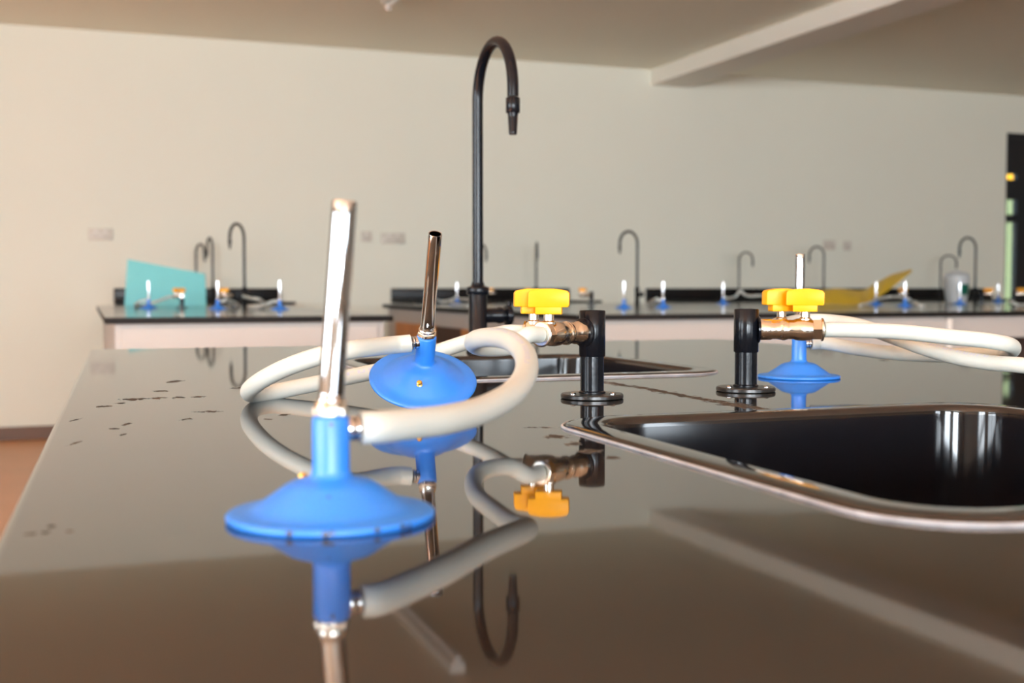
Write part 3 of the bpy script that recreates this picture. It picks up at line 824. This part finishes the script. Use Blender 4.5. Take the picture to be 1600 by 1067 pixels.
# ------------------------------------------------------------------ things on the rear benches
G_W2 = 'black swan neck water taps'
def vdir(a, c):
    d = cvec(a, c); return math.atan2(d.y, d.x)
for loc, dr, label, zs in (
    ((0.8653, 6.9), (-0.35, -0.9), 'black swan neck tap on left island, tallest of three, spout curling left', 1),
    ((3.3793, 6.9), (-0.85, -0.5), 'black swan neck tap curling left, beside the bare gap in the upstand', 1),
    ((6.116, 6.9), (-1.0, -0.3), 'black swan neck tap curling left, right of the cloudy plastic bottle', 1),
    ((0.8828, 8.86), (-0.02, -1), 'black swan neck tap on the left wall worktop, its spout seen end-on', 1),
    ((3.4496, 8.9), (0.03, -1), 'black swan neck tap seen end-on behind the left gas tap handles', 1),
    ((6.1773, 8.86), (-1.0, -0.2), 'black swan neck tap curling left, rising behind the yellow sheet', 1),
    ((0.7769, 9.0), (0.65, -0.75), 'black swan neck tap curling right, behind the right edge of the teal sheet', 0.91),
    ((2.9681, 9.0), (0.60, -0.8), 'black swan neck tap mostly hidden behind the tall tap, its spout tip showing', 0.965),
    ((5.3975, 9.0), (0.70, -0.7), 'black swan neck tap curling right, above the draped hose', 0.885),
    ((7.5695, 9.0), (1.0, -0.25), 'black swan neck tap curling right, directly over the cloudy plastic bottle', 0.87)):
    o = dup(swan, (loc[0], loc[1], BZ), vdir(*dr), label, G_W)
    o.scale = (1, 1, zs)

# burners: copies of the upright one
G_B2 = 'blue bunsen burners on the rear benches'
BG = [
    (0.294, 6.065, 'small blue bunsen burner with pale barrel in front of the teal sheet', 159.3),
    (0.594, 5.743, 'blue bunsen burner with broad base at the foot of the tallest left island tap', 10.2),
    (0.857, 5.541, 'blue bunsen burner right of the tallest left island tap, rightmost on the left island', 159.4),
    (2.085, 6.69, 'blue bunsen burner half hidden by pale hose, just left of the tall tap', -145.0),
    (2.547, 5.351, 'blue bunsen burner left of the gap in the black upstand, beside a swan neck tap', 0),
    (2.779, 5.374, 'blue bunsen burner right of the swan neck tap, against the black upstand', 160.5),
    (3.784, 6.498, 'blue bunsen burner at the left end of the draped hose, against black upstand', -78.3),
    (4.374, 5.751, 'blue bunsen burner under the raised end of the yellow sheet, the nearer to its fold', 0),
    (4.205, 5.28, 'blue bunsen burner under the raised end of the yellow sheet, beside a gas tap', 0),
    (5.083, 5.865, 'blue bunsen burner standing right in front of the cloudy plastic bottle', 10),
    (6.074, 6.622, 'blue bunsen burner with faint barrel left of the dark glazed screen', 0),
]
for (x, y, lab, rz) in BG:
    dup(third, (x, y, BZ), R(rz), lab, G_B2)
G_T2 = 'black gas taps with yellow handles on the rear benches'
TG = [
    (0.455, 6.1, 'L', 60, 'gas tap with yellow handles standing in front of the teal sheet'),
    (0.712, 6.1, 'L', 10, 'gas tap with wide yellow handles just left of the tallest left island tap'),
    (2.971, 8.8, 'R', 15, 'gas tap on the middle wall worktop, one yellow handle showing right of the tall tap'),
    (3.395, 8.82, 'L', 0, 'gas tap on the middle wall worktop, mostly behind the near yellow handles'),
    (2.7, 6.1, 'L', -10, 'gas tap with two small yellow handles on a dark post, over the left near post'),
    (4.88, 6.1, 'L', 5, 'gas tap with yellow handles right of the raised yellow sheet'),
    (5.46, 6.1, 'R', 0, 'gas tap with yellow handle right of the tap beside the cloudy bottle'),
    (5.72, 6.1, 'R', -20, 'gas tap with yellow handle at the foot of the dark glazed screen'),
]
for (x, y, src, rz, lab) in TG:
    dup(tapL if src == 'L' else tapR, (x, y, BZ), R(rz), lab, G_T2)
G_H2 = 'white gas hoses on the rear benches'
HG = [
    ('pale hose lying across the left island in front of the teal sheet', [(0.2814, 6.0698, 1.0585), (0.2659, 6.0756, 1.0575), (0.249, 6.082, 1.05), (0.237, 6.245, 1.0295), (0.278, 6.39, 1.0295), (0.353, 6.416, 1.05), (0.409, 6.449, 1.07), (0.454, 6.433, 1.078)]),
    ('pale hose heaped left of the tallest left island tap', [(0.6073, 5.7454, 1.0585), (0.6235, 5.7483, 1.0575), (0.633, 5.75, 1.065), (0.686, 5.869, 1.05), (0.723, 6.016, 1.0295), (0.704, 6.129, 1.04), (0.668, 6.089, 1.06), (0.698, 6.184, 1.075)]),
    ('pale hose heaped right of the tallest left island tap', [(0.8444, 5.5457, 1.0585), (0.8289, 5.5515, 1.0575), (0.809, 5.559, 1.05), (0.766, 5.681, 1.0295), (0.751, 5.846, 1.0295), (0.796, 6.042, 1.0295), (0.844, 5.972, 1.04), (0.792, 5.778, 1.065), (0.764, 5.894, 1.07), (0.759, 6.109, 1.078)]),
    ('pale hose curving along the left edge of the right island beside tall tap', [(2.0739, 6.6823, 1.0585), (2.0604, 6.6728, 1.0575), (2.035, 6.655, 1.04), (1.959, 6.31, 1.0295), (1.898, 5.907, 1.0295), (1.998, 6.083, 1.0295), (2.13, 6.568, 1.05), (2.167, 6.98, 1.05), (2.107, 7.055, 1.035), (2.047, 7.023, 1.05), (1.99, 6.938, 1.06)]),
    ('short pale hose by the burner against the black upstand', [(2.7663, 5.3785, 1.0585), (2.7507, 5.384, 1.0575), (2.748, 5.385, 1.065), (2.772, 5.483, 1.05), (2.853, 5.666, 1.034), (2.957, 5.841, 1.0295)]),
    ('pale hose draped in two sagging loops in front of the black upstand', [(3.7867, 6.4848, 1.0585), (3.7901, 6.4686, 1.0575), (3.796, 6.44, 1.056), (3.807, 6.383, 1.07), (3.834, 6.373, 1.105), (3.856, 6.365, 1.08), (3.863, 6.309, 1.07), (3.903, 6.242, 1.072), (3.884, 6.035, 1.05), (3.9, 5.923, 1.0295), (3.93, 5.806, 1.0295)]),
    ('pale hose lying slantwise over the burners under the yellow sheet', [(3.851, 5.196, 1.0295), (3.951, 5.266, 1.038), (4.13, 5.414, 1.06), (4.255, 5.475, 1.07), (4.244, 5.373, 1.07), (4.224, 5.273, 1.06), (4.38, 5.429, 1.04), (4.344, 5.336, 1.0295)]),
    ('short pale hose on the worktop left of the cloudy bottle', [(3.991, 4.932, 1.05), (3.97, 4.887, 1.038), (3.955, 4.839, 1.0295), (4.004, 4.875, 1.0295)]),
    ('short pale hose at the foot of the dark glazed screen', [(4.706, 5.045, 1.05), (4.688, 4.998, 1.04), (4.714, 4.989, 1.0295), (4.822, 5.056, 1.0295)]),
]
for lab, pts in HG:
    hose(lab, pts, G_H2, 0.0073, 8, 14)

# teal sheet leaning on the left island
def sheet(name, rows, m, thick, org):
    """rows: equal-length lists of points forming a grid; given a real thickness"""
    bm = bmesh.new(); vs = [[bm.verts.new(Vector(p) - Vector(org)) for p in r] for r in rows]
    for a, c in zip(vs, vs[1:]):
        for i in range(len(a) - 1): bm.faces.new((a[i], a[i + 1], c[i + 1], c[i]))
    bmesh.ops.recalc_face_normals(bm, faces=bm.faces[:])
    bmesh.ops.solidify(bm, geom=bm.faces[:], thickness=thick)
    o = link(name, bm, m, None, True, 50); o.location = org
    return o
nt = M['teal'].node_tree; b0 = nt.nodes['Principled BSDF']
tr = nt.nodes.new('ShaderNodeBsdfTransparent'); tr.inputs['Color'].default_value = (0.35, 0.85, 0.80, 1)
mx = nt.nodes.new('ShaderNodeMixShader'); mx.inputs['Fac'].default_value = 0.22
nt.links.new(b0.outputs[0], mx.inputs[1]); nt.links.new(tr.outputs[0], mx.inputs[2])
nt.links.new(mx.outputs[0], nt.nodes['Material Output'].inputs['Surface'])
rows = []
for k in range(7):
    v = k / 6; row = []
    for i in range(13):
        u = i / 12
        x = 0.205 + 0.435 * u + 0.022 * v * (1 - u); y = 6.93 - 0.140 * u + 0.05 * v + 0.035 * math.sin(PI * u)
        ztop = BZ + 0.262 - 0.082 * u
        row.append((x, y, BZ + 0.0005 + (ztop - BZ) * v))
    rows.append(row)
tag(sheet('plastic_sheet', rows, M['teal'], 0.003, (0.41, 6.9, BZ)), 'translucent teal plastic sheet standing on the left island worktop', 'plastic sheet')
F = [(4.0103, 5.8832, 1.0235), (4.1307, 5.8394, 1.0235), (4.2901, 5.7814, 1.0235), (4.3958, 5.7961, 1.0518), (4.5305, 5.8003, 1.1276), (4.67, 5.8027, 1.2199)]
G = [(4.206, 6.1312, 1.0964), (4.3277, 6.0869, 1.1161), (4.5067, 6.075, 1.1042), (4.5806, 6.0481, 1.1398), (4.6802, 6.0118, 1.199), (4.7986, 5.9687, 1.2346)]
sf, sg = spline(F, 6), spline(G, 6)
rows = []
for k in range(6):
    v = k / 5
    rows.append([tuple(a.lerp(c, v) + Vector((0, 0, 0.002 + 0.012 * math.sin(PI * v) * abs(math.sin(5 * i / len(sf) * PI))))) for i, (a, c) in enumerate(zip(sf, sg))])
tag(sheet('plastic_sheet', rows, M['ysheet'], 0.002, F[0]), 'crumpled yellow plastic sheet on the right island, one end curling up', 'plastic sheet')
t = thing('plastic_bottle', 'cloudy translucent plastic bottle with a green label on the right island', 'bottle', (5.376, 6.237, 1.02))
mm = 0.001
b = lathe([(r * mm, z * mm) for r, z in ((0, 0), (56, 0), (62, 4), (72, 50), (82, 130), (84, 165), (80, 185), (66, 199), (40, 206), (24, 208), (22, 212), (0, 212))], 40)
link('body', b, M['bottle'], t)
def patch(a0, a1, z0, z1, r0, r1):
    bm = bmesh.new(); rows = []
    for k in range(9):
        a = R(a0 + (a1 - a0) * k / 8)
        rows.append([bm.verts.new((r * math.cos(a), r * math.sin(a), z)) for r, z in ((r0, z0), (r1, z1))])
    for p, q in zip(rows, rows[1:]): bm.faces.new((p[0], q[0], q[1], p[1]))
    bmesh.ops.solidify(bm, geom=bm.faces[:], thickness=0.001)
    return bm
link('label', patch(-118, -62, 0.055, 0.125, 0.0742, 0.0826), M['green'], t)
link('label_edge', patch(-60, -42, 0.040, 0.120, 0.0725, 0.0822), M['white'], t)


# sockets on the back wall
def socket(label, x, z, wd, gangs):
    t = thing('wall_socket', label, 'socket', (x, YB, z))
    b = B(); box(b, -wd / 2, wd / 2, -0.010, 0, -0.043, 0.043, 0.003); link('face_plate', b, M['socket'], t, True, 30)
    for k in range(gangs):
        cx = (k - (gangs - 1) / 2) * 0.07
        b = B(); box(b, cx - 0.010, cx + 0.010, -0.0125, -0.010, 0.012, 0.028, 0.001); link('switch', b, M['white'], t, False)
        b = B()
        for dx, dz, h in ((0, -0.004, 0.008), (-0.011, -0.022, 0.004), (0.011, -0.022, 0.004)):
            box(b, cx + dx - 0.003, cx + dx + 0.003, -0.0106, -0.0098, dz - h / 2, dz + h / 2)
        link('socket_holes', b, M['dark'], t, False)
socket('twin wall socket on the white wall above the teal sheet', 0.113, 1.522, 0.175, 2)
socket('twin wall socket behind the tilted burner, the wider one of two', 2.36, 1.524, 0.20, 2)
socket('narrow wall socket just right of the nearest burner barrel', 2.14, 1.535, 0.09, 1)
socket('wall socket behind the curve of the tap over the yellow sheet', 6.55, 1.522, 0.13, 2)
socket('small square wall socket right of the tap over the yellow sheet', 6.75, 1.517, 0.088, 1)
